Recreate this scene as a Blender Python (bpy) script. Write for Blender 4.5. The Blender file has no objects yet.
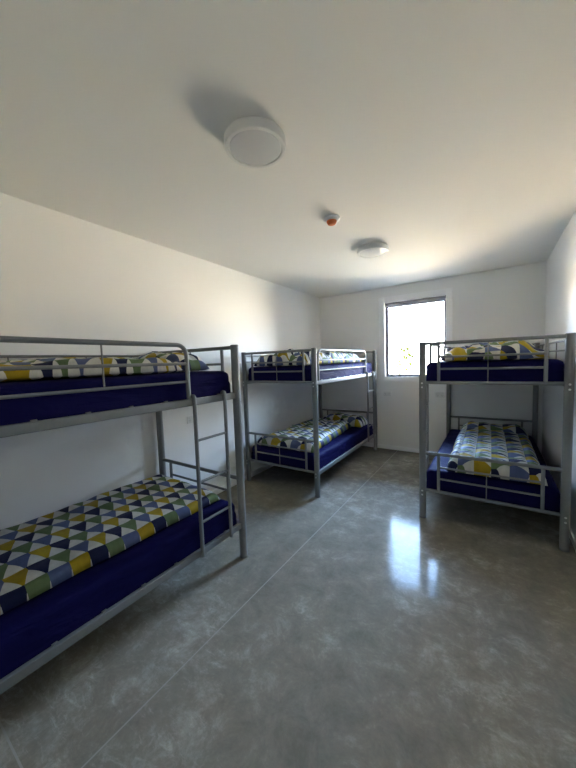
import bpy, math, random
from mathutils import Vector, Matrix, noise
random.seed(7)
C = bpy.context.scene.collection
PI = math.pi

# ------------------------------------------------------------------ room size
XL, XR, YB, YF, H = -2.525, 0.525, 4.841, -1.25, 2.5336
W, L, HP = 0.955, 1.9366, 1.571            # bunk: post spacing across, along, post height
CAM_H = 1.4331

# ------------------------------------------------------------------ materials
def new_mat(name):
    m = bpy.data.materials.new(name); m.use_nodes = True
    nt = m.node_tree
    return m, nt, nt.nodes['Principled BSDF']

def N(nt, typ, **kw):
    n = nt.nodes.new(typ)
    for k, v in kw.items(): setattr(n, k, v)
    return n

def mth(nt, op, a, b=None):
    n = nt.nodes.new('ShaderNodeMath'); n.operation = op
    for i, x in enumerate((a, b)):
        if x is None: continue
        if isinstance(x, (int, float)): n.inputs[i].default_value = x
        else: nt.links.new(x, n.inputs[i])
    return n.outputs[0]

def simple(name, col, rough=0.5, metal=0.0, bump=0.0, scale=200, var=0.0, spec=0.5):
    m, nt, b = new_mat(name)
    b.inputs['Base Color'].default_value = (*col, 1)
    b.inputs['Roughness'].default_value = rough
    b.inputs['Metallic'].default_value = metal
    b.inputs['Specular IOR Level'].default_value = spec
    tc = N(nt, 'ShaderNodeTexCoord')
    nz = N(nt, 'ShaderNodeTexNoise'); nz.inputs['Scale'].default_value = scale
    nz.inputs['Detail'].default_value = 4
    nt.links.new(tc.outputs['Object'], nz.inputs['Vector'])
    if bump:
        bp = N(nt, 'ShaderNodeBump'); bp.inputs['Strength'].default_value = bump
        bp.inputs['Distance'].default_value = 0.002
        nt.links.new(nz.outputs['Fac'], bp.inputs['Height'])
        nt.links.new(bp.outputs['Normal'], b.inputs['Normal'])
    if var:
        r = N(nt, 'ShaderNodeMapRange')
        r.inputs['To Min'].default_value = rough - var; r.inputs['To Max'].default_value = rough + var
        nt.links.new(nz.outputs['Fac'], r.inputs['Value'])
        nt.links.new(r.outputs['Result'], b.inputs['Roughness'])
    return m

M = {}
M['wall'] = simple('wall_paint', (0.87, 0.865, 0.85), 0.55, bump=0.10, scale=350)
M['ceiling'] = simple('ceiling_paint', (0.86, 0.85, 0.82), 0.8, bump=0.08, scale=300)
M['trim'] = simple('trim_gloss', (0.92, 0.92, 0.92), 0.35)
M['metal'] = simple('silver_powder_coat', (0.225, 0.226, 0.222), 0.48, metal=0.15, var=0.04, scale=60)
M['cap'] = simple('grey_plastic_cap', (0.16, 0.16, 0.165), 0.5)
M['bolt'] = simple('zinc_bolt', (0.75, 0.75, 0.74), 0.28, metal=0.8)
M['alu'] = simple('window_aluminium', (0.16, 0.155, 0.17), 0.45, metal=0.3)
M['blind'] = simple('blind_fabric', (0.34, 0.32, 0.34), 0.7, bump=0.3, scale=600)
M['white_plastic'] = simple('white_plastic', (0.78, 0.78, 0.77), 0.35)
M['diffuser'] = simple('opal_diffuser', (0.66, 0.66, 0.68), 0.3)
M['orange'] = simple('orange_plastic', (0.62, 0.16, 0.04), 0.45)
M['slot'] = simple('dark_slot', (0.03, 0.03, 0.03), 0.6)
M['door'] = simple('door_paint', (0.62, 0.62, 0.60), 0.4)
M['leaf'] = simple('shrub_leaf', (0.0105, 0.0125, 0.002), 0.8, spec=0.0)
M['bark'] = simple('shrub_bark', (0.16, 0.11, 0.07), 0.9)

def lawn_mat():
    m, nt, b = new_mat('dry_grass')
    tc = N(nt, 'ShaderNodeTexCoord'); nz = N(nt, 'ShaderNodeTexNoise')
    nz.inputs['Scale'].default_value = 1.4; nz.inputs['Detail'].default_value = 8
    nt.links.new(tc.outputs['Object'], nz.inputs['Vector'])
    cr = N(nt, 'ShaderNodeValToRGB')
    cr.color_ramp.elements[0].position = 0.35; cr.color_ramp.elements[0].color = (0.49, 0.35, 0.18, 1)
    cr.color_ramp.elements[1].position = 0.35; cr.color_ramp.elements[1].color = (0.64, 0.47, 0.27, 1)
    nt.links.new(nz.outputs['Fac'], cr.inputs['Fac'])
    nt.links.new(cr.outputs['Color'], b.inputs['Base Color'])
    b.inputs['Roughness'].default_value = 0.95
    return m
M['lawn'] = lawn_mat()

def glass_mat():
    m = bpy.data.materials.new('window_glass'); m.use_nodes = True
    nt = m.node_tree; nt.nodes.clear()
    o = N(nt, 'ShaderNodeOutputMaterial'); mix = N(nt, 'ShaderNodeMixShader')
    tr = N(nt, 'ShaderNodeBsdfTransparent'); gl = N(nt, 'ShaderNodeBsdfGlossy')
    tr.inputs['Color'].default_value = (0.96, 0.975, 0.97, 1)
    gl.inputs['Roughness'].default_value = 0.01
    fr = N(nt, 'ShaderNodeFresnel'); fr.inputs['IOR'].default_value = 1.45
    nt.links.new(fr.outputs[0], mix.inputs[0]); nt.links.new(tr.outputs[0], mix.inputs[1])
    nt.links.new(gl.outputs[0], mix.inputs[2]); nt.links.new(mix.outputs[0], o.inputs['Surface'])
    return m
M['glass'] = glass_mat()

def sheet_mat():
    m, nt, b = new_mat('navy_sheet')
    b.inputs['Base Color'].default_value = (0.0088, 0.0080, 0.062, 1)
    b.inputs['Roughness'].default_value = 0.62
    b.inputs['Sheen Weight'].default_value = 0.0
    b.inputs['Specular IOR Level'].default_value = 0.03
    b.inputs['Sheen Roughness'].default_value = 0.4
    b.inputs['Sheen Tint'].default_value = (0.35, 0.38, 1.0, 1)
    tc = N(nt, 'ShaderNodeTexCoord')
    mp = N(nt, 'ShaderNodeMapping'); mp.inputs['Scale'].default_value = (2.5, 2.5, 9)
    nz = N(nt, 'ShaderNodeTexNoise'); nz.inputs['Scale'].default_value = 1.6
    nz.inputs['Detail'].default_value = 5; nz.inputs['Distortion'].default_value = 0.8
    nt.links.new(tc.outputs['Object'], mp.inputs['Vector']); nt.links.new(mp.outputs[0], nz.inputs['Vector'])
    bp = N(nt, 'ShaderNodeBump'); bp.inputs['Strength'].default_value = 0.8; bp.inputs['Distance'].default_value = 0.02
    nt.links.new(nz.outputs['Fac'], bp.inputs['Height']); nt.links.new(bp.outputs['Normal'], b.inputs['Normal'])
    return m
M['sheet'] = sheet_mat()

ROW, CELL = 0.122, 0.086
def duvet_mat():
    """rows of small triangles, navy / sage / slate blue / mustard on off-white"""
    m, nt, b = new_mat('triangle_print')
    uv = N(nt, 'ShaderNodeUVMap'); uv.uv_map = 'UVMap'
    sp = N(nt, 'ShaderNodeSeparateXYZ'); nt.links.new(uv.outputs[0], sp.inputs[0])
    s = mth(nt, 'DIVIDE', sp.outputs[0], ROW)
    row = mth(nt, 'FLOOR', s); fs = mth(nt, 'FRACT', s)
    t = mth(nt, 'ADD', mth(nt, 'DIVIDE', sp.outputs[1], CELL), mth(nt, 'MULTIPLY', row, 0.5))
    col = mth(nt, 'FLOOR', t); ft = mth(nt, 'FRACT', t)
    dist = mth(nt, 'MULTIPLY', mth(nt, 'ABSOLUTE', mth(nt, 'SUBTRACT', ft, 0.5)), 2.0)
    tri = mth(nt, 'LESS_THAN', dist, mth(nt, 'SUBTRACT', 1.42, mth(nt, 'MULTIPLY', fs, 1.30)))
    idx = mth(nt, 'ADD', col, mth(nt, 'MULTIPLY', row, 1.0))
    k = mth(nt, 'FRACT', mth(nt, 'ADD', mth(nt, 'DIVIDE', idx, 4.0), 100.02))
    cr = N(nt, 'ShaderNodeValToRGB'); cr.color_ramp.interpolation = 'CONSTANT'
    e = cr.color_ramp.elements
    e[0].position = 0.0; e[0].color = (0.012, 0.014, 0.050, 1)
    e[1].position = 0.25; e[1].color = (0.120, 0.170, 0.070, 1)
    x = e.new(0.5); x.color = (0.085, 0.110, 0.215, 1)
    x = e.new(0.75); x.color = (0.36, 0.25, 0.012, 1)
    nt.links.new(k, cr.inputs['Fac'])
    # small worn variation inside every colour
    nz = N(nt, 'ShaderNodeTexNoise'); nz.inputs['Scale'].default_value = 28; nz.inputs['Detail'].default_value = 3
    nt.links.new(uv.outputs[0], nz.inputs['Vector'])
    mixc = N(nt, 'ShaderNodeMix', data_type='RGBA')
    nt.links.new(tri, mixc.inputs[0])
    mixc.inputs[6].default_value = (0.56, 0.54, 0.49, 1)
    nt.links.new(cr.outputs['Color'], mixc.inputs[7])
    hsv = N(nt, 'ShaderNodeHueSaturation')
    nt.links.new(mixc.outputs[2], hsv.inputs['Color'])
    nt.links.new(mth(nt, 'ADD', mth(nt, 'MULTIPLY', nz.outputs['Fac'], 0.5), 0.75), hsv.inputs['Value'])
    nt.links.new(hsv.outputs['Color'], b.inputs['Base Color'])
    b.inputs['Roughness'].default_value = 0.6
    b.inputs['Specular IOR Level'].default_value = 0.15
    n2 = N(nt, 'ShaderNodeTexNoise'); n2.inputs['Scale'].default_value = 14; n2.inputs['Detail'].default_value = 4
    nt.links.new(uv.outputs[0], n2.inputs['Vector'])
    bp = N(nt, 'ShaderNodeBump'); bp.inputs['Strength'].default_value = 0.45; bp.inputs['Distance'].default_value = 0.01
    nt.links.new(n2.outputs['Fac'], bp.inputs['Height']); nt.links.new(bp.outputs['Normal'], b.inputs['Normal'])
    return m
M['duvet'] = duvet_mat()

JX, JY = -1.214, 0.272                       # saw-cut joints in the slab
def floor_mat():
    m, nt, b = new_mat('polished_concrete')
    tc = N(nt, 'ShaderNodeTexCoord')
    def nz(scale, det, dist=0.0, rough=0.55):
        n = N(nt, 'ShaderNodeTexNoise'); n.inputs['Scale'].default_value = scale
        n.inputs['Detail'].default_value = det; n.inputs['Distortion'].default_value = dist
        n.inputs['Roughness'].default_value = rough
        nt.links.new(tc.outputs['Object'], n.inputs['Vector']); return n.outputs['Fac']
    big = nz(0.9, 5, 0.6); mid = nz(6.5, 12, 0.35, 0.78); fine = nz(60, 5)
    mp = N(nt, 'ShaderNodeMapping'); mp.inputs['Rotation'].default_value = (0, 0, 0.7); mp.inputs['Scale'].default_value = (1.0, 2.6, 1.0)
    nt.links.new(tc.outputs['Object'], mp.inputs['Vector'])
    sc_ = N(nt, 'ShaderNodeTexNoise'); sc_.inputs['Scale'].default_value = 9; sc_.inputs['Detail'].default_value = 9
    sc_.inputs['Roughness'].default_value = 0.75; sc_.inputs['Distortion'].default_value = 0.8
    nt.links.new(mp.outputs[0], sc_.inputs['Vector'])
    scuff = N(nt, 'ShaderNodeMapRange'); scuff.inputs['From Min'].default_value = 0.53; scuff.inputs['From Max'].default_value = 0.74
    nt.links.new(sc_.outputs['Fac'], scuff.inputs['Value'])
    patch = N(nt, 'ShaderNodeMapRange'); patch.inputs['From Min'].default_value = 0.45; patch.inputs['From Max'].default_value = 0.62
    nt.links.new(big, patch.inputs['Value'])
    scf = mth(nt, 'MULTIPLY', mth(nt, 'MULTIPLY', scuff.outputs['Result'], patch.outputs['Result']), 0.17)
    cr = N(nt, 'ShaderNodeValToRGB'); e = cr.color_ramp.elements
    e[0].position = 0.40; e[0].color = (0.205, 0.186, 0.148, 1)
    e[1].position = 0.66; e[1].color = (0.50, 0.465, 0.39, 1)
    x = e.new(0.52); x.color = (0.280, 0.254, 0.203, 1)
    f = mth(nt, 'ADD', mth(nt, 'MULTIPLY', big, 0.36), mth(nt, 'ADD', mth(nt, 'MULTIPLY', mid, 0.56), mth(nt, 'MULTIPLY', fine, 0.08)))
    nt.links.new(mth(nt, 'ADD', f, scf), cr.inputs['Fac'])
    sp = N(nt, 'ShaderNodeSeparateXYZ'); nt.links.new(tc.outputs['Object'], sp.inputs[0])
    jx = mth(nt, 'LESS_THAN', mth(nt, 'ABSOLUTE', mth(nt, 'SUBTRACT', sp.outputs[0], JX)), 0.0035)
    jy = mth(nt, 'LESS_THAN', mth(nt, 'ABSOLUTE', mth(nt, 'SUBTRACT', sp.outputs[1], JY)), 0.0035)
    j = mth(nt, 'MAXIMUM', jx, jy)
    mixc = N(nt, 'ShaderNodeMix', data_type='RGBA')
    nt.links.new(mth(nt, 'MULTIPLY', j, 0.8), mixc.inputs[0])
    nt.links.new(cr.outputs['Color'], mixc.inputs[6]); mixc.inputs[7].default_value = (0.42, 0.395, 0.35, 1)
    nt.links.new(mixc.outputs[2], b.inputs['Base Color'])
    b.inputs['Specular IOR Level'].default_value = 0.05
    rr = N(nt, 'ShaderNodeMapRange')
    rr.inputs['From Min'].default_value = 0.3; rr.inputs['From Max'].default_value = 0.7
    rr.inputs['To Min'].default_value = 0.07; rr.inputs['To Max'].default_value = 0.17
    nt.links.new(mid, rr.inputs['Value'])
    nt.links.new(mth(nt, 'ADD', rr.outputs['Result'], mth(nt, 'MULTIPLY', j, 0.4)), b.inputs['Roughness'])
    bp = N(nt, 'ShaderNodeBump'); bp.inputs['Strength'].default_value = 0.06; bp.inputs['Distance'].default_value = 0.004
    nt.links.new(mid, bp.inputs['Height']); nt.links.new(bp.outputs['Normal'], b.inputs['Normal'])
    return m
M['floor'] = floor_mat()

# ------------------------------------------------------------------ mesh building
class MB:
    def __init__(s): s.v = []; s.f = []; s.sm = []; s.uv = None
    def add(s, vs, fs, smooth=False):
        o = len(s.v); s.v += [tuple(v) for v in vs]
        for f in fs: s.f.append(tuple(i + o for i in f)); s.sm.append(smooth)
    def box(s, a, b):
        (x0, y0, z0), (x1, y1, z1) = a, b
        x0, x1 = sorted((x0, x1)); y0, y1 = sorted((y0, y1)); z0, z1 = sorted((z0, z1))
        s.add([(x0,y0,z0),(x1,y0,z0),(x1,y1,z0),(x0,y1,z0),(x0,y0,z1),(x1,y0,z1),(x1,y1,z1),(x0,y1,z1)],
              [(0,3,2,1),(4,5,6,7),(0,1,5,4),(1,2,6,5),(2,3,7,6),(3,0,4,7)])
    def rbox(s, a, b, r=0.004, n=3):
        """box with rounded edges"""
        g = n + 2
        c = [(a[i] + b[i]) / 2 for i in range(3)]; h = [abs(b[i] - a[i]) / 2 for i in range(3)]
        r = min(r, *[q * 0.98 for q in h])
        def params(hh):
            t = [-hh + r * (1 - math.cos(k / n * PI / 2)) for k in range(n + 1)]
            return t + [-q for q in reversed(t)]
        for ax in range(3):
            u, w = (ax + 1) % 3, (ax + 2) % 3
            pu, pw = params(h[u]), params(h[w])
            for sg in (-1, 1):
                vs = []
                for q in pu:
                    for k in pw:
                        p = [0, 0, 0]; p[ax] = sg * h[ax]; p[u] = q; p[w] = k
                        inner = [max(-(h[i] - r), min(h[i] - r, p[i])) for i in range(3)]
                        d = Vector([p[i] - inner[i] for i in range(3)])
                        d = d.normalized() * r
                        vs.append([c[i] + inner[i] + d[i] for i in range(3)])
                m_ = len(pw); fs = []
                for i in range(len(pu) - 1):
                    for j in range(m_ - 1):
                        q = (i*m_+j, (i+1)*m_+j, (i+1)*m_+j+1, i*m_+j+1)
                        fs.append(q if sg > 0 else q[::-1])
                s.add(vs, fs, True)
    def tube(s, pts, r, n=12, caps=True):
        pts = [Vector(p) for p in pts]; rings = []
        ref = None
        for i, p in enumerate(pts):
            d = (pts[min(i+1, len(pts)-1)] - pts[max(i-1, 0)]).normalized()
            if ref is None:
                ref = Vector((0, 0, 1)) if abs(d.z) < 0.9 else Vector((1, 0, 0))
            a = (ref - d * ref.dot(d)).normalized(); ref = a; b = d.cross(a)
            rings.append([p + r * (math.cos(2*PI*k/n) * a + math.sin(2*PI*k/n) * b) for k in range(n)])
        vs = [v for q in rings for v in q]; fs = []
        for i in range(len(rings) - 1):
            for k in range(n):
                fs.append((i*n+k, i*n+(k+1) % n, (i+1)*n+(k+1) % n, (i+1)*n+k))
        s.add(vs, fs, True)
        if caps:
            s.add(rings[0], [tuple(range(n))[::-1]]); s.add(rings[-1], [tuple(range(n))])
    def lathe(s, prof, c=(0, 0, 0), n=48, axis='z', smooth=True):
        """profile of (radius, height); closed at both ends when the radius is 0"""
        c = Vector(c); vs = []
        for (r, h) in prof:
            for k in range(n):
                a = 2*PI*k/n; p = Vector((r*math.cos(a), r*math.sin(a), h))
                if axis == 'y': p = Vector((p.x, -p.z, p.y))
                if axis == 'x': p = Vector((p.z, p.x, p.y))
                vs.append(c + p)
        fs = []
        for i in range(len(prof) - 1):
            for k in range(n):
                fs.append((i*n+k, i*n+(k+1) % n, (i+1)*n+(k+1) % n, (i+1)*n+k))
        s.add(vs, fs, smooth)
    def build(s, name, mat, parent=None, weld=True, uv=None):
        me = bpy.data.meshes.new(name); me.from_pydata(s.v, [], s.f); me.update()
        me.polygons.foreach_set('use_smooth', s.sm)
        if uv is not None:
            lay = me.uv_layers.new(name='UVMap')
            for lp in me.loops: lay.data[lp.index].uv = uv[lp.vertex_index]
        if weld or uv is None:
            import bmesh
            bm = bmesh.new(); bm.from_mesh(me)
            if weld: bmesh.ops.remove_doubles(bm, verts=bm.verts, dist=1e-5)
            bmesh.ops.dissolve_degenerate(bm, edges=bm.edges, dist=1e-6)
            bmesh.ops.recalc_face_normals(bm, faces=bm.faces)
            for e in bm.edges:
                if len(e.link_faces) == 2 and e.calc_face_angle(0) > math.radians(40): e.smooth = False
            bm.to_mesh(me); bm.free()
        me.materials.append(mat)
        o = bpy.data.objects.new(name, me); C.objects.link(o)
        if parent is not None: o.parent = parent
        return o

def empty(name, loc=(0, 0, 0), rz=0.0):
    o = bpy.data.objects.new(name, None); C.objects.link(o)
    o.location = loc; o.rotation_euler = (0, 0, rz); o.empty_display_size = 0.1
    return o
def tag(o, label, cat, group=None):
    o['label'] = label; o['category'] = cat
    if group: o['group'] = group
    return o
def struct(o): o['kind'] = 'structure'; return o
def copy_tree(o, parent=None):
    c = o.copy(); C.objects.link(c)
    if parent is not None:
        c.parent = parent; c.matrix_parent_inverse = o.matrix_parent_inverse.copy()
    for ch in list(o.children): copy_tree(ch, c)
    return c

# ------------------------------------------------------------------ room shell
T = 0.14
OX0, OX1, OZ0, OZ1 = -1.400, -0.543, 1.152, 2.298       # window opening
b = MB(); b.box((XL-T, YF-T, -0.2), (XR+T, YB+T, 0)); struct(b.build('floor', M['floor']))
b = MB(); b.box((XL-T, YF-T, H), (XR+T, YB+T, H+0.2)); struct(b.build('ceiling', M['ceiling']))
b = MB(); b.box((XL-T, YF, 0), (XL, YB, H)); struct(b.build('wall_left', M['wall']))
b = MB(); b.box((XR, YF, 0), (XR+T, YB, H)); struct(b.build('wall_right', M['wall']))
b = MB()
b.box((XL-T, YB, 0), (OX0, YB+T, H)); b.box((OX1, YB, 0), (XR+T, YB+T, H))
b.box((OX0, YB, 0), (OX1, YB+T, OZ0)); b.box((OX0, YB, OZ1), (OX1, YB+T, H))
struct(b.build('wall_back', M['wall'], weld=False))
DX0, DX1, DZ = -0.75, 0.11, 2.03                        # doorway behind the camera
b = MB()
b.box((XL-T, YF-T, 0), (DX0, YF, H)); b.box((DX1, YF-T, 0), (XR+T, YF, H)); b.box((DX0, YF-T, DZ), (DX1, YF, H))
struct(b.build('wall_front', M['wall'], weld=False))
# skirting
def skirting(name, a, c):
    q = MB(); q.rbox(a, c, 0.005, 2); return struct(q.build(name, M['trim']))
SK, ST = 0.066, 0.011
skirting('baseboard_left', (XL, YF, 0), (XL+ST, YB, SK))
skirting('baseboard_right', (XR-ST, YF, 0), (XR, YB, SK))
skirting('baseboard_back', (XL+ST, YB-ST, 0), (XR-ST, YB, SK))
# window architrave
b = MB(); AW = 0.082; AD = 0.016
x0, x1, z0, z1 = OX0-AW-0.008, OX1+AW-0.004, OZ0-AW+0.012, OZ1+AW+0.004
b.rbox((x0, YB-AD, z0), (OX0+0.004, YB, z1), 0.004, 2); b.rbox((OX1-0.004, YB-AD, z0), (x1, YB, z1), 0.004, 2)
b.rbox((OX0, YB-AD, OZ1-0.004), (OX1, YB, z1), 0.004, 2); b.rbox((OX0, YB-AD, z0), (OX1, YB, OZ0+0.004), 0.004, 2)
struct(b.build('trim_1', M['trim'], weld=False))
# window: aluminium frame and a pane
win = struct(empty('window_1', ((OX0+OX1)/2, YB+0.09, OZ0)))
def wl(x, y, z): return (x-(OX0+OX1)/2, y-(YB+0.09), z-OZ0)
b = MB(); fw = 0.038; y0, y1 = YB+0.070, YB+0.112
b.rbox(wl(OX0, y0, OZ0), wl(OX0+fw, y1, OZ1), 0.003, 2); b.rbox(wl(OX1-fw, y0, OZ0), wl(OX1, y1, OZ1), 0.003, 2)
b.rbox(wl(OX0+fw, y0, OZ0), wl(OX1-fw, y1, OZ0+fw), 0.003, 2); b.rbox(wl(OX0+fw, y0, OZ1-fw), wl(OX1-fw, y1, OZ1), 0.003, 2)
b.build('window_frame', M['alu'], win, weld=False)
b = MB(); b.box(wl(OX0+fw, YB+0.090, OZ0+fw), wl(OX1-fw, YB+0.094, OZ1-fw)); b.build('pane', M['glass'], win)
# door, behind the camera
door = struct(empty('door_1', ((DX0+DX1)/2, YF-0.04, 0)))
b = MB(); hw = (DX1-DX0)/2
b.rbox((-hw, -0.11, 0), (-hw+0.03, 0.055, DZ), 0.003, 2); b.rbox((hw-0.03, -0.11, 0), (hw, 0.055, DZ), 0.003, 2)
b.rbox((-hw+0.03, -0.11, DZ-0.03), (hw-0.03, 0.055, DZ), 0.003, 2); b.build('door_frame', M['trim'], door, weld=False)
b = MB(); b.rbox((-hw+0.032, -0.02, 0.006), (hw-0.032, 0.02, DZ-0.032), 0.003, 2); leaf = b.build('door_leaf', M['door'], door)
b = MB(); b.tube([(hw-0.10, 0.021, 1.0), (hw-0.10, 0.07, 1.0), (hw-0.22, 0.07, 1.0)], 0.009); b.lathe([(0, 0.0), (0.026, 0), (0.026, 0.008), (0, 0.008)], (hw-0.10, 0.030, 1.0), 24, 'y')
b.build('door_handle', M['bolt'], leaf)

# rolled-up blind in the window head
rb = tag(empty('roller_blind', ((OX0+OX1)/2, YB+0.040, OZ1-0.031)), 'grey roller blind rolled up at the top of the window', 'blind')
hl = (OX1-OX0)/2 - 0.004
b = MB(); b.tube([(-hl+0.012, 0, 0), (hl-0.012, 0, 0)], 0.0265, 24); b.build('roll', M['blind'], rb)
b = MB(); b.rbox((-hl+0.015, 0.018, -0.044), (hl-0.015, 0.028, -0.016), 0.004, 2); b.build('bottom_bar', M['alu'], rb)
for sx in (-1, 1):
    b = MB(); b.rbox((sx*hl, -0.029, -0.029), (sx*(hl-0.010), 0.029, 0.029), 0.003, 2); b.build('bracket', M['cap'], rb)

# ------------------------------------------------------------------ bunk bed
TR = 0.0135                                            # tube radius of the frames
ZU, ZL = 1.2096, 0.2514                                # rail centres
def make_bunk():
    root = empty('bunk_bed')
    hx, hy = W/2, L/2
    def post(x, y):
        r = 0.0280
        q = MB(); q.tube([(x, y, 0.006), (x, y, HP-0.006)], r, 24)
        p = q.build('post', M['metal'], root)
        q = MB(); q.lathe([(0, HP), (r*0.8, HP), (r*1.03, HP-0.004), (r*1.03, HP-0.014), (0, HP-0.014)], (x, y, 0), 24)
        q.build('post_cap', M['metal'], p)
        q = MB(); q.lathe([(0, 0.016), (r*1.06, 0.016), (r*1.06, 0.002), (r*0.9, 0), (0, 0)], (x, y, 0), 24)
        q.build('post_foot', M['cap'], p)
        q = MB(); q.lathe([(r*0.9, ZU-0.052), (r*1.08, ZU-0.05), (r*1.08, ZU-0.046), (r*0.9, ZU-0.044)], (x, y, 0), 24)
        q.build('joint_ring', M['metal'], p)
        sy = 1 if y > 0 else -1
        for zc in (ZU, ZL):
            for dz in (0.004, -0.032):
                q = MB(); d = r - 0.001
                prof = [(0, 0.006), (0.004, 0.0055), (0.007, 0.003), (0.0078, 0.0), (0, 0.0)]
                pts = [(rr, (d + h) * (-1 if sy > 0 else 1)) for rr, h in prof]
                q.lathe(pts, (x, y, zc+dz), 14, 'y'); q.build('bolt', M['bolt'], p)
    for x in (hx, -hx):
        for y in (hy, -hy): post(x, y)
    # end frames
    for y in (hy, -hy):
        for zb in (ZU+0.008, ZL+0.010):
            e = hx - 0.020
            q = MB()
            q.tube([(-e, y, zb), (e, y, zb)], TR, 14); q.tube([(-e, y, zb+0.334), (e, y, zb+0.334)], TR, 14)
            f = q.build('end_frame', M['metal'], root)
            for x in (0.35, -0.35):
                q = MB(); q.tube([(x, y, zb+0.006), (x, y, zb+0.328)], 0.0120, 12); q.build('upright', M['metal'], f)
            for dz in (0.218, 0.116):
                q = MB(); q.tube([(-0.345, y, zb+dz), (0.345, y, zb+dz)], 0.0085, 10); q.build('crossbar', M['metal'], f)
            q = MB(); q.tube([(0, y, zb+0.006), (0, y, zb+(0.33 if zb > 1 else 0.218))], 0.0038, 8); q.build('spindle', M['metal'], f)
    # side rails with the small tabs that hold the base wires
    for x in (hx, -hx):
        sg = 1 if x > 0 else -1
        for zc in (ZU, ZL):
            q = MB(); q.rbox((x-0.0125, -hy+0.020, zc-0.0215), (x+0.0125, hy-0.020, zc+0.0215), 0.005, 3)
            for k in range(9):
                yk = -hy + 0.17 + k*0.2
                q.rbox((x-sg*0.011, yk-0.011, zc+0.018), (x-sg*0.0005, yk+0.011, zc+0.0275), 0.002, 2)
            q.build('side_rail', M['metal'], root, weld=False)
    for zc in (ZU, ZL):
        for k in range(9):
            yk = -hy + 0.17 + k*0.2
            q = MB(); q.rbox((-hx+0.0115, yk-0.014, zc-0.016), (hx-0.0115, yk+0.014, zc-0.010), 0.002, 2)
            q.build('slat', M['metal'], root)
    # guard hoop on the open side
    y0, y1, zt, zb, R = -hy+0.088, -hy+1.523, ZU+0.346, ZU+0.020, 0.065
    pts = [(hx, y0, zb), (hx, y0, zt-R)]
    pts += [(hx, y0+R-R*math.cos(a), zt-R+R*math.sin(a)) for a in [PI/2*k/7 for k in range(1, 8)]]
    pts += [(hx, y1-R+R*math.sin(a), zt-R+R*math.cos(a)) for a in [PI/2*k/7 for k in range(0, 8)]]
    pts += [(hx, y1, zb)]
    q = MB(); q.tube(pts, 0.0125, 14); g = q.build('guard_rail', M['metal'], root)
    for dz, r in ((0.236, 0.0085), (0.128, 0.0075)):
        q = MB(); q.tube([(hx, y0+0.006, ZU+dz), (hx, y1-0.006, ZU+dz)], r, 10); q.build('crossbar', M['metal'], g)
    for k in (1, 2):
        yk = y0 + (y1-y0)*k/3
        q = MB(); q.tube([(hx, yk, ZU+0.128), (hx, yk, zt-0.004)], 0.0042, 8); q.build('spindle', M['metal'], g)
    # wall-side guard: two bars and thin spindles, post to post
    q = MB(); q.tube([(-hx, -hy+0.020, ZU+0.318), (-hx, hy-0.020, ZU+0.318)], 0.0085, 12); g = q.build('wall_guard_rail', M['metal'], root)
    q = MB(); q.tube([(-hx, -hy+0.020, ZU+0.243), (-hx, hy-0.020, ZU+0.243)], 0.0065, 10); q.build('crossbar', M['metal'], g)
    for k in range(1, 5):
        yk = -hy + 0.51 + (k-1)*0.436 - 0.002
        if yk < hy-0.05:
            q = MB(); q.tube([(-hx, yk, ZU+0.020), (-hx, yk, ZU+0.316)], 0.0040, 8); q.build('spindle', M['metal'], g)
    # ladder
    q = MB(); xo = hx + 0.0125 + 0.0125
    lad = None
    for yk in (-hy+1.542, -hy+1.795):
        p = [(xo, yk, ZL-0.018), (xo, yk, ZU+0.020)]
        p += [(xo-0.0125+0.0125*math.cos(a), yk, ZU+0.024+0.014*math.sin(a)) for a in [PI*k/8 for k in range(0, 9)]]
        q = MB(); q.tube(p, 0.0120, 12)
        o = q.build('ladder' if lad is None else 'ladder_rail', M['metal'], root if lad is None else lad)
        if lad is None: lad = o
    for z in (0.452, 0.709, 0.972):
        q = MB(); q.tube([(xo, -hy+1.545, z), (xo, -hy+1.792, z)], 0.0082, 10); q.build('rung', M['metal'], lad)
    return root

AX, AY = -1.5246, 1.6039
BX, BY = -1.5214, 2.7598
CX, CY = -0.5048, 2.8639
ca = (AX-W/2, AY-L/2); cb = (BX-W/2, BY+L/2); cc = (CX+W/2, CY+L/2)
proto = make_bunk(); proto.location = (*ca, 0)
GRP = 'silver metal bunk beds'
tag(proto, 'silver tubular bunk bed nearest the camera, along the left wall', 'bunk bed', GRP)
for (cx_, cy_), rz, lab in ((cb, 0.0, 'silver tubular bunk bed in the far left corner, beyond the nearest bunk'),
                            (cc, PI, 'silver tubular bunk bed against the right wall, beside the window')):
    o = copy_tree(proto); o.location = (cx_, cy_, 0); o.rotation_euler = (0, 0, rz)
    tag(o, lab, 'bunk bed', GRP)

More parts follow.
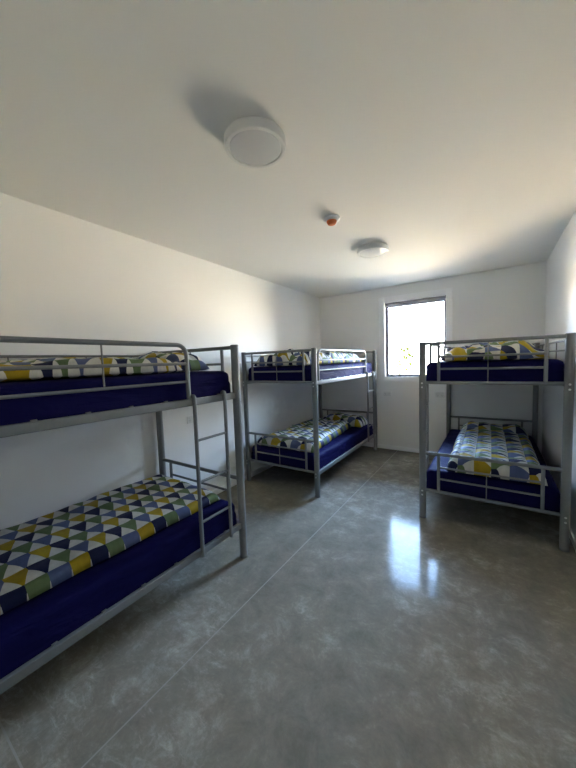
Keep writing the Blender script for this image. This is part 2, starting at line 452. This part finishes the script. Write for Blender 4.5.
# ------------------------------------------------------------------ mattresses
def make_mattress(seed):
    w, l, t, r = 0.920, 1.880, 0.192, 0.042
    import bmesh
    bm = bmesh.new()
    nx, ny, nz_ = 26, 50, 10
    h = (w/2, l/2, t/2)
    def face(ax, sg, n1, n2):
        u, v = (ax+1) % 3, (ax+2) % 3; grid = []
        for i in range(n1+1):
            rowv = []
            for j in range(n2+1):
                p = [0, 0, 0]; p[ax] = sg*h[ax]
                p[u] = -h[u]*math.cos(PI*(0.15+0.85*i/n1*1.0))*0 + (-1+2*i/n1)*h[u]; p[v] = (-1+2*j/n2)*h[v]
                rowv.append(bm.verts.new(p))
            grid.append(rowv)
        for i in range(n1):
            for j in range(n2):
                q = [grid[i][j], grid[i+1][j], grid[i+1][j+1], grid[i][j+1]]
                f = bm.faces.new(q if sg > 0 else q[::-1]); f.smooth = True
    for sg in (-1, 1):
        face(0, sg, ny, nz_); face(1, sg, nz_, nx); face(2, sg, nx, ny)
    bmesh.ops.remove_doubles(bm, verts=bm.verts, dist=1e-5)
    for v in bm.verts:
        p = v.co
        rr = r if p.z > 0 else 0.02
        inner = Vector([max(-(h[i]-rr), min(h[i]-rr, p[i])) for i in range(3)])
        d = p - inner
        if d.length > 1e-9: v.co = inner + d.normalized()*min(rr, max(abs(d.x), abs(d.y), abs(d.z)))
    for v in bm.verts:
        p = v.co.copy()
        if p.z > -h[2]+0.03:                             # soft sheet: pulls and ripples
            n1 = noise.noise(Vector((p.x*5, p.y*5, p.z*9 + seed*7.3)))
            n2 = noise.noise(Vector((p.x*14 + p.y*6, p.y*7 - p.x*9, p.z*22 + seed*3.1)))
            side = max(abs(p.x)-(h[0]-r), abs(p.y)-(h[1]-r), 0)/r
            off = 0.0035*n1 + 0.0022*n2
            if p.z > h[2]-0.05: v.co.z += off*(0.6 if side < 0.3 else 1.0) - 0.003
            if side > 0.5 and abs(p.z) < h[2]*0.8:
                k = 1 - abs(p.z)/h[2]
                v.co.x += (1 if p.x > 0 else -1)*(off*0.9 - 0.001)*k if abs(p.x) > h[0]-r else 0
                v.co.y += (1 if p.y > 0 else -1)*(off*0.9 - 0.001)*k if abs(p.y) > h[1]-r else 0
    bmesh.ops.recalc_face_normals(bm, faces=bm.faces)
    for v in bm.verts: v.co.z += t/2
    me = bpy.data.meshes.new('mattress'); bm.to_mesh(me); bm.free(); me.materials.append(M['sheet'])
    o = bpy.data.objects.new('mattress', me); C.objects.link(o); return o
MZL, MZU = ZL-0.0095, ZU-0.0095
MT = 0.192
mats = [((ca[0], ca[1], MZL), 'mattress in navy fitted sheet on the lower bunk nearest the camera'),
        ((ca[0], ca[1], MZU), 'mattress in navy fitted sheet on the upper bunk nearest the camera'),
        ((cb[0], cb[1], MZL), 'mattress in bright navy sheet on the lower bunk of the far left bed'),
        ((cb[0], cb[1], MZU), 'mattress in navy sheet on the upper bunk of the far left bed'),
        ((cc[0], cc[1], MZL), 'mattress in navy sheet on the lower bunk by the right wall'),
        ((cc[0], cc[1], MZU), 'mattress in dark navy sheet on the upper bunk by the right wall')]
for i, (loc, lab) in enumerate(mats):
    o = make_mattress(i); o.location = loc
    tag(o, lab, 'mattress', 'navy sheeted mattresses')

# ------------------------------------------------------------------ duvets and pillows
def make_soft(name, outline, T_, R_, seed, zbase, origin, quilt=0.30, hump=None, ph=(0, 0), wob=0.012, mess=0.0):
    """closed, filled textile. outline(s,t) maps [0,1]^2 to world x,y"""
    nu, nv = 56, 84
    vs, fs, uvs = [], [], []
    ox, oy = origin
    top = {}; bot = {}
    p00 = Vector(outline(0, 0.5)); p10 = Vector(outline(1, 0.5)); wid = (p10-p00).length
    q0 = Vector(outline(0.5, 0)); q1 = Vector(outline(0.5, 1)); lng = (q1-q0).length
    def warp(a):
        return a - 0.09*math.sin(2*PI*a)      # denser samples near the edges
    for i in range(nu+1):
        for j in range(nv+1):
            s, t = warp(i/nu), warp(j/nv)
            x, y = outline(s, t)
            ds, dt = min(s, 1-s)*wid, min(t, 1-t)*lng
            # wavy outline
            edge = max(0, 1-min(ds, dt)/0.12)
            n = noise.noise(Vector((x*7, y*7, seed*5.7))); n2 = noise.noise(Vector((x*7+31, y*7, seed*5.7)))
            x += wob*edge*n; y += wob*edge*n2
            es, et = min(1, ds/R_), min(1, dt/R_)
            prof = (1-(1-es)**2.3)**0.5 * (1-(1-et)**2.3)**0.5
            u_m, v_m = s*wid + ph[0], t*lng + ph[1]
            row_c = abs(math.sin(PI*u_m/ROW))**0.6
            cross = abs(math.sin(PI*v_m/0.172))**0.5
            w1 = noise.noise(Vector((x*4.5, y*4.5, seed*2.3+9))); w2 = noise.noise(Vector((x*13, y*9, seed*1.7+3)))
            h = T_*prof*(1-quilt+quilt*row_c) * (1 + (0.22+0.5*mess)*w1 + (0.09+0.25*mess)*w2) * (0.90+0.10*cross)
            if hump: h *= hump(s, t)
            k = len(vs); top[i, j] = k
            border = i in (0, nu) or j in (0, nv)
            vs.append((x-ox, y-oy, 0.012 + (0 if border else h))); uvs.append((u_m + 0.10*mess*w1 + 0.03*mess*w2, v_m + 0.5*mess*u_m + 0.16*mess*noise.noise(Vector((x*5+7, y*5, seed)))))
            if border: bot[i, j] = None
            else: bot[i, j] = k
    # underside
    for i in range(nu+1):
        for j in range(nv+1):
            x, y, z = vs[top[i, j]]
            s, t = warp(i/nu), warp(j/nv)
            ds, dt = min(s, 1-s)*wid, min(t, 1-t)*lng
            if bot[i, j] is None: bot[i, j] = top[i, j]
            else:
                bot[i, j] = len(vs); e = min(1, min(ds, dt)/0.04)
                vs.append((x, y, 0.012*(1-e)**1.5)); uvs.append(uvs[top[i, j]])
    m = MB()
    for i in range(nu):
        for j in range(nv):
            fs.append((top[i, j], top[i+1, j], top[i+1, j+1], top[i, j+1]))
            fs.append((bot[i, j], bot[i, j+1], bot[i+1, j+1], bot[i+1, j]))
    m.add(vs, fs, True)
    o = m.build(name, M['duvet'], weld=False, uv=uvs)
    o.location = (ox, oy, zbase)
    return o
def quad(p00, p10, p11, p01, bow=0.0):
    def f(s, t):
        a = Vector(p00).lerp(Vector(p10), s); c = Vector(p01).lerp(Vector(p11), s)
        q = a.lerp(c, t); return (q.x, q.y)
    return f
ZDL, ZDU = MZL+MT+0.0015, MZU+MT+0.0015
DG = 'triangle print duvets'
# s runs from the wall side to the open side so that the printed rows run along the bed
d = make_soft('duvet', quad((-2.435, -0.29), (-1.650, -0.29), (-1.650, 1.520), (-2.425, 1.545)), 0.066, 0.070, 1, ZDL, (ca[0], ca[1]), quilt=0.10)
tag(d, 'triangle print duvet spread flat on the lower bunk nearest the camera', 'duvet', DG)
d = make_soft('duvet', quad((-2.42, -0.29), (-1.610, -0.29), (-1.620, 1.235), (-2.42, 1.215)), 0.080, 0.10, 2, ZDU, (ca[0], ca[1]), quilt=0.15, ph=(0.03, 0.05), mess=0.35)
tag(d, 'triangle print duvet behind the guard rail of the upper bunk nearest the camera', 'duvet', DG)
d = make_soft('duvet', quad((-2.385, 2.815), (-1.590, 2.825), (-1.730, 4.225), (-2.36, 4.235)), 0.108, 0.085, 3, ZDL, (cb[0], cb[1]), quilt=0.14, ph=(0.05, 0.02))
tag(d, 'triangle print duvet on the lower bunk of the far left bed', 'duvet', DG)
d = make_soft('duvet', quad((-2.37, 2.805), (-1.630, 2.805), (-1.625, 4.43), (-2.37, 4.43)), 0.130, 0.12, 4, ZDU, (cb[0], cb[1]), mess=0.7, quilt=0.2, ph=(0.01, 0.04))
tag(d, 'triangle print duvet heaped on the upper bunk of the far left bed', 'duvet', DG)
d = make_soft('duvet', quad((-0.325, 2.905), (0.352, 2.905), (0.352, 4.285), (-0.335, 4.285)), 0.122, 0.085, 5, ZDL, (cc[0], cc[1]), quilt=0.13, ph=(0.035, 0.03))
tag(d, 'puffy quilted triangle print duvet on the lower bunk by the right wall', 'duvet', DG)
d = make_soft('duvet', quad((-0.375, 2.91), (0.345, 2.91), (0.345, 4.55), (-0.36, 4.55)), 0.118, 0.13, 6, ZDU, (cc[0], cc[1]), quilt=0.15, mess=0.8, ph=(0.06, 0.0),
              hump=lambda s, t: 0.72+0.32*min(1, s*1.9))
tag(d, 'triangle print duvet heaped on the upper bunk by the right wall', 'duvet', DG)
PG = 'triangle print pillows'
d = make_soft('pillow', quad((-2.36, 1.245), (-1.720, 1.255), (-1.735, 1.550), (-2.36, 1.545)), 0.132, 0.14, 7, ZDU, (ca[0], ca[1]+0.7), quilt=0.05)
tag(d, 'triangle print pillow at the ladder end of the upper bunk nearest the camera', 'pillow', PG)
d = make_soft('pillow', quad((-2.28, 4.265), (-1.585, 4.255), (-1.575, 4.600), (-2.28, 4.610)), 0.142, 0.16, 8, ZDL, (cb[0], cb[1]+0.7), quilt=0.05, ph=(0.02, 0))
tag(d, 'triangle print pillow at the far end of the lower bunk of the far left bed', 'pillow', PG)
d = make_soft('pillow', quad((-0.335, 4.315), (0.365, 4.315), (0.365, 4.665), (-0.335, 4.665)), 0.145, 0.16, 9, ZDL, (cc[0], cc[1]+0.7), quilt=0.05, ph=(0.04, 0.03))
tag(d, 'triangle print pillow at the far end of the lower bunk by the right wall', 'pillow', PG)

# ------------------------------------------------------------------ ceiling fixtures
def make_light():
    root = empty('ceiling_light')
    R_ = 0.150
    q = MB(); q.lathe([(0, 0), (R_-0.008, 0), (R_-0.006, -0.004), (R_, -0.010), (R_, -0.044), (R_-0.003, -0.050), (R_-0.010, -0.052),
                       (R_-0.020, -0.050), (R_-0.022, -0.044), (0, -0.044)], n=64)
    q.build('housing', M['white_plastic'], root)
    q = MB(); q.lathe([(R_-0.0245, -0.0445), (R_-0.026, -0.0465), (R_-0.034, -0.0475), (0, -0.048)], n=64); q.lathe([(R_-0.0245, -0.0445), (0, -0.0445)], n=64)
    q.build('diffuser', M['diffuser'], root)
    return root
lt = make_light(); lt.location = (-0.982, 1.246, H)
tag(lt, 'large round white ceiling light nearest the camera, switched off', 'ceiling light', 'round ceiling lights')
lt2 = copy_tree(lt); lt2.location = (-0.998, 3.070, H)
tag(lt2, 'round white ceiling light nearer the window, beyond the smoke detector', 'ceiling light', 'round ceiling lights')
sm = empty('smoke_detector', (-1.043, 2.235, H))
tag(sm, 'small white smoke detector with an orange cap on the ceiling', 'smoke detector')
q = MB(); q.lathe([(0, 0), (0.062, 0), (0.064, -0.006), (0.062, -0.016), (0.048, -0.024), (0, -0.024)], n=40); q.build('base', M['white_plastic'], sm)
q = MB(); q.lathe([(0, -0.0242), (0.038, -0.0242), (0.039, -0.030), (0.034, -0.042), (0.028, -0.050), (0.020, -0.053), (0, -0.053)], n=40); q.build('sensor_cap', M['orange'], sm)

# ------------------------------------------------------------------ power points
def make_outlet():
    root = empty('power_outlet')                       # local: plate in xz, facing -y
    q = MB(); q.rbox((-0.059, -0.009, -0.037), (0.059, 0, 0.037), 0.004, 3); q.build('plate', M['white_plastic'], root)
    for sx in (-1, 1):
        q = MB(); q.rbox((sx*0.030-0.007, -0.0135, 0.012), (sx*0.030+0.007, -0.0085, 0.027), 0.002, 2); q.build('rocker_switch', M['white_plastic'], root)
        q = MB()
        for dx, dz, wv in ((-0.0075, -0.004, 1), (0.0075, -0.004, 1), (0, -0.018, 1)):
            q.box((sx*0.030+dx-0.0012, -0.0096, dz-0.0045), (sx*0.030+dx+0.0012, -0.0088, dz+0.0045))
        q.build('socket', M['slot'], root)
    return root
po = make_outlet(); po.location = (-1.370, YB, 0.891)
OG = 'white double power outlets'
tag(po, 'white double power outlet below the left corner of the window', 'power outlet', OG)
o = copy_tree(po); o.location = (-0.620, YB, 0.891); tag(o, 'white double power outlet on the back wall beside the right bunk', 'power outlet', OG)
o = copy_tree(po); o.location = (XL, 1.990, 0.891); o.rotation_euler = (0, 0, PI/2)
tag(o, 'white power outlet on the left wall behind the ladder of the nearest bunk', 'power outlet', OG)

# ------------------------------------------------------------------ outside
b = MB(); b.box((-60, YB+T+0.002, -0.55), (60, 90, -0.35)); struct(b.build('ground', M['lawn']))
M['bounce_cut'] = simple('bounce_cut_dark', (0.075, 0.055, 0.035), 0.95, bump=0.6, scale=30)
b = MB(); b.box((-25, YB+T+0.002, -0.35), (25, YB+T+4.2, -0.33)); struct(b.build('bounce_cut_strip', M['bounce_cut']))  # unseen dark strip, added to cut ground bounce onto the ceiling
def shrub(loc, h, w, n, label, seed):
    rnd = random.Random(seed)
    root = empty('shrub', loc); tag(root, label, 'shrub')
    q = MB()
    for k in range(7):
        a = rnd.uniform(0, 2*PI); q.tube([(0, 0, 0), (0.12*w*math.cos(a), 0.12*w*math.sin(a), 0.35*h), (0.34*w*math.cos(a), 0.34*w*math.sin(a), 0.8*h)], 0.012, 6)
    q.build('stems', M['bark'], root)
    q = MB()
    for k in range(n):
        a = rnd.uniform(0, 2*PI); z = rnd.uniform(0.06, 1.0); rad = w/2*math.sqrt(rnd.random())*math.sin(PI*min(0.97, 0.18+z*0.78))**0.7
        c = Vector((rad*math.cos(a), rad*math.sin(a), z*h)); l_ = rnd.uniform(0.06, 0.11)
        dx = Vector((rnd.uniform(-1, 1), rnd.uniform(-1, 1), rnd.uniform(-0.3, 1))).normalized(); sd = dx.cross(Vector((rnd.random(), rnd.random(), rnd.random()))).normalized()
        up = dx.cross(sd)*0.012
        q.add([c, c+dx*l_*0.5+sd*l_*0.22+up, c+dx*l_, c+dx*l_*0.5-sd*l_*0.22+up, c+dx*l_*0.5-up*0.3], [(0, 1, 4), (1, 2, 4), (2, 3, 4), (3, 0, 4)])
    q.build('foliage', M['leaf'], root, weld=False)
shrub((-2.15, 9.4, -0.35), 2.1, 1.0, 1700, 'yellow-green shrub outside the window, at its lower left', 3)

# ------------------------------------------------------------------ light
w = bpy.data.worlds.new('World'); bpy.context.scene.world = w; w.use_nodes = True
nt = w.node_tree; bg = nt.nodes['Background']
tc = N(nt, 'ShaderNodeTexCoord'); sp = N(nt, 'ShaderNodeSeparateXYZ'); nt.links.new(tc.outputs['Generated'], sp.inputs[0])
cr = N(nt, 'ShaderNodeValToRGB')
e = cr.color_ramp.elements
e[0].position = 0.0; e[0].color = (0.64, 0.61, 0.56, 1)
e[1].position = 0.14; e[1].color = (0.60, 0.70, 0.84, 1)
x = e.new(0.40); x.color = (0.56, 0.84, 1.30, 1)
x = e.new(0.70); x.color = (0.52, 0.86, 1.55, 1)
nt.links.new(sp.outputs[2], cr.inputs['Fac'])
# added low side brightness for under-bunk walls, bluish open sky between and above
def band(v, a, b):
    n = N(nt, 'ShaderNodeMapRange', interpolation_type='SMOOTHSTEP')
    n.inputs['From Min'].default_value = a; n.inputs['From Max'].default_value = b
    nt.links.new(v, n.inputs['Value']); return n.outputs['Result']
side = band(mth(nt, 'ABSOLUTE', sp.outputs[0]), 0.30, 0.62)
low = mth(nt, 'MULTIPLY', band(sp.outputs[2], 0.06, 0.17), band(sp.outputs[2], 0.55, 0.36))
gain = mth(nt, 'ADD', mth(nt, 'MULTIPLY', mth(nt, 'MULTIPLY', side, low), 1.2), 1.0)
nt.links.new(mth(nt, 'MULTIPLY', gain, 5.0), bg.inputs['Strength'])
nt.links.new(cr.outputs['Color'], bg.inputs['Color'])
sun = bpy.data.lights.new('sun', 'SUN'); sun.energy = 40.0; sun.angle = 0.01; sun.color = (1.0, 0.84, 0.58)
so = bpy.data.objects.new('sun', sun); C.objects.link(so)
so.rotation_euler = Vector((0.35, 0.75, -0.36)).to_track_quat('-Z', 'Y').to_euler()
so.location = (0, -5, 12)
pl = bpy.data.lights.new('window_portal', 'AREA'); pl.shape = 'RECTANGLE'; pl.size = OX1-OX0; pl.size_y = OZ1-OZ0
pl.cycles.is_portal = True
po_ = bpy.data.objects.new('window_portal', pl); C.objects.link(po_)
po_.location = ((OX0+OX1)/2, YB+T-0.005, (OZ0+OZ1)/2); po_.rotation_euler = (-PI/2, 0, 0)

# ------------------------------------------------------------------ camera
cam = bpy.data.cameras.new('camera'); co = bpy.data.objects.new('camera', cam); C.objects.link(co)
cam.sensor_fit = 'VERTICAL'; cam.sensor_height = 36.0; cam.lens = 304.95*36.0/768.0
cam.clip_start = 0.02
ya, pt, ro = [math.radians(a) for a in (-33.8631, -4.0626, -1.9327)]
fwv = Vector((math.sin(ya)*math.cos(pt), math.cos(ya)*math.cos(pt), math.sin(pt)))
rt = Vector((math.cos(ya), -math.sin(ya), 0)); up = rt.cross(fwv)
r2 = rt*math.cos(ro) + up*math.sin(ro); u2 = -rt*math.sin(ro) + up*math.cos(ro)
mw = Matrix((r2, u2, -fwv)).transposed().to_4x4(); mw.translation = (0, 0, CAM_H)
co.matrix_world = mw
sc = bpy.context.scene
sc.camera = co
sc.view_settings.view_transform = 'Standard'; sc.view_settings.look = 'None'
sc.view_settings.gamma = 1.0; sc.view_settings.use_curve_mapping = False
sc.view_settings.exposure = 3.80
sc.cycles.max_bounces = 14; sc.cycles.diffuse_bounces = 10; sc.cycles.glossy_bounces = 5; sc.cycles.transparent_max_bounces = 10
sc.cycles.use_denoising = True
